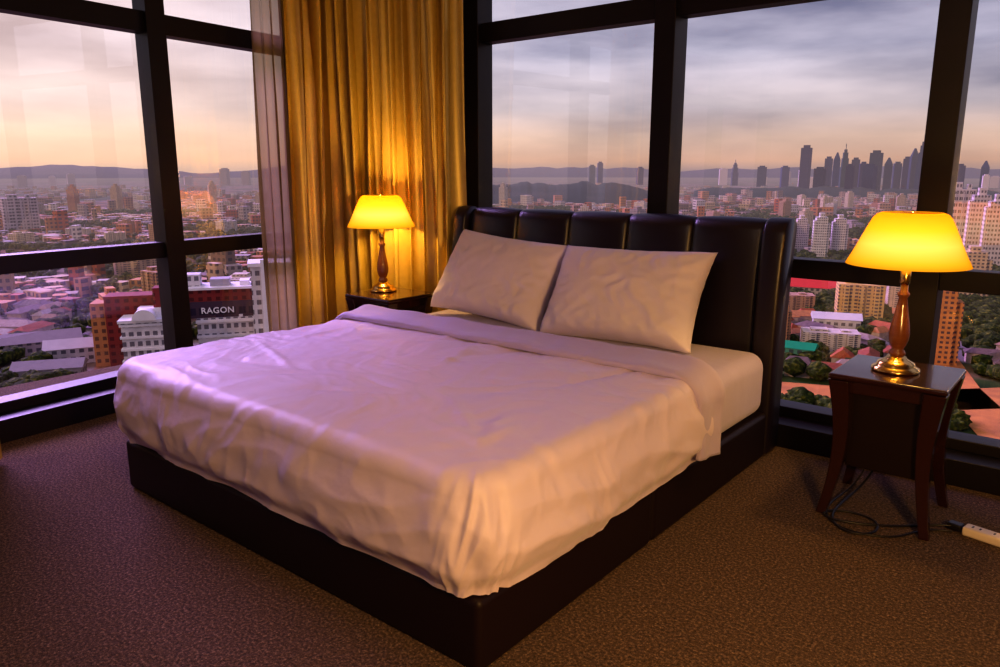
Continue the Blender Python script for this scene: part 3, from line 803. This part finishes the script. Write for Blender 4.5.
for d,x,y in tl_[:300]:
    o=bpy.data.objects.new('tree',random.choice(tm)); link(o); o.location=(x,y,GZ); s_=random.uniform(2.2,4.6); o.scale=(s_,s_,s_*random.uniform(.8,1.2)); o.rotation_euler=(0,0,random.uniform(0,6))
    tag(o,'leafy green tree between the buildings','tree','trees of the city below')
bm=blob(2,1); bv=[v.co.copy() for v in bm.verts]; bf=[tuple(v.index for v in f.verts) for f in bm.faces]; bm.free()
vs=[];fs=[]
for d,x,y in tl_[300:16000]:
    b=len(vs); s_=random.uniform(2.4,5.8); r_=random.uniform(0,6); c_,q_=math.cos(r_),math.sin(r_)
    for v in bv: vs.append((x+s_*(v.x*c_-v.y*q_),y+s_*(v.x*q_+v.y*c_),GZ+s_*v.z*random.uniform(.9,1.1)))
    fs+=[tuple(b+k for k in f) for f in bf]
tr_=mesh_obj('woodland',vs,fs,[LEAF],True); tag(tr_,'dense green tree canopy spread through the city','trees',kind='stuff')

# ------------------------------------------------------------ sky (world)
w=bpy.data.worlds.new('evening_sky'); S.world=w; w.use_nodes=True; nt=w.node_tree; nt.nodes.clear()
def N(t,**k):
    n_=nt.nodes.new(t)
    for a_,b_ in k.items(): setattr(n_,a_,b_)
    return n_
tc=N('ShaderNodeTexCoord'); sp=N('ShaderNodeSeparateXYZ'); nt.links.new(tc.outputs['Generated'],sp.inputs[0])
rp=N('ShaderNodeValToRGB'); e=rp.color_ramp.elements
st=[(0,(.44,.32,.30)),(.012,(.66,.42,.31)),(.040,(.74,.54,.43)),(.075,(.58,.52,.54)),(.14,(.48,.48,.59)),(.26,(.43,.43,.56)),(.5,(.37,.36,.57)),(1,(.3,.3,.54))]
while len(e)<len(st): e.new(.5)
for q,(p_,c_) in zip(e,st): q.position=p_; q.color=(*c_,1)
nt.links.new(sp.outputs[2],rp.inputs[0])
mp=N('ShaderNodeMapping'); mp.inputs['Scale'].default_value=(1.5,1.5,7); mp.inputs['Location'].default_value=(.6,.2,0); nt.links.new(tc.outputs['Generated'],mp.inputs[0])
no=N('ShaderNodeTexNoise'); no.inputs['Scale'].default_value=1.9; no.inputs['Detail'].default_value=6; no.inputs['Roughness'].default_value=.5; nt.links.new(mp.outputs[0],no.inputs['Vector'])
cr=N('ShaderNodeValToRGB'); e=cr.color_ramp.elements; e[0].position=.36; e[0].color=(.46,.48,.58,1); e[1].position=.66; e[1].color=(1.50,1.42,1.36,1)
nt.links.new(no.outputs['Fac'],cr.inputs[0])
mr=N('ShaderNodeMapRange'); mr.inputs[1].default_value=.02; mr.inputs[2].default_value=.14; mr.inputs[3].default_value=.35; mr.inputs[4].default_value=1; nt.links.new(sp.outputs[2],mr.inputs[0])
mu=N('ShaderNodeMix',data_type='RGBA',blend_type='MULTIPLY'); nt.links.new(mr.outputs[0],mu.inputs[0]); nt.links.new(rp.outputs[0],mu.inputs[6]); nt.links.new(cr.outputs[0],mu.inputs[7])
gd=polar(50,1); dt=N('ShaderNodeVectorMath',operation='DOT_PRODUCT'); nt.links.new(tc.outputs['Generated'],dt.inputs[0]); dt.inputs[1].default_value=(gd[0]*.99,gd[1]*.99,.13)
pw=N('ShaderNodeMath',operation='POWER',use_clamp=True); nt.links.new(dt.outputs['Value'],pw.inputs[0]); pw.inputs[1].default_value=16
ad2=N('ShaderNodeMix',data_type='RGBA',blend_type='ADD'); nt.links.new(pw.outputs[0],ad2.inputs[0]); nt.links.new(mu.outputs[2],ad2.inputs[6]); ad2.inputs[7].default_value=(.44,.28,.16,1)
bg=N('ShaderNodeBackground'); nt.links.new(ad2.outputs[2],bg.inputs[0]); bg.inputs[1].default_value=1.0
ow=N('ShaderNodeOutputWorld'); nt.links.new(bg.outputs[0],ow.inputs[0])

# ------------------------------------------------------------ lights
def sun(name,col,st_,ang,vec):
    l_=bpy.data.lights.new(name,'SUN'); l_.energy=st_; l_.color=col; l_.angle=R_(ang)
    o=bpy.data.objects.new(name,l_); link(o); o.rotation_euler=Vector(vec).to_track_quat('-Z','Y').to_euler(); return o
sun('skylight_boost',(.62,.38,1.0),6.0,25,(.85,-.15,-.55))  # lavender lamp added to mimic brighter skylight through the left windows
sun('city_fill_south',(1,.62,.36),1.3,12,(.35,.85,-.45))  # unseen warm lamp added from the south to brighten the city
def area(name,loc,tgt,size,pw_,col):
    l_=bpy.data.lights.new(name,'AREA'); l_.shape='DISK'; l_.size=size; l_.energy=pw_; l_.color=col
    o=bpy.data.objects.new(name,l_); link(o); o.location=loc; o.rotation_euler=(Vector(tgt)-Vector(loc)).to_track_quat('-Z','Y').to_euler()
area('room_lamp',(.70,.55,1.25),(-1.2,1.6,.1),.35,46,(1,.54,.17))
area('interior_fill',(-.6,-.2,2.6),(-1.4,1.6,0),.6,7,(1,.75,.60))  # unseen lamp added as weak interior fill

# ------------------------------------------------------------ camera
cam=bpy.data.cameras.new('camera'); co_=bpy.data.objects.new('camera',cam); link(co_)
cam.sensor_width=36; cam.lens=27.36; cam.clip_end=40000; cam.clip_start=.05
co_.location=(0,0,1.3); co_.rotation_euler=(R_(90-12.1),0,YAW)
S.camera=co_
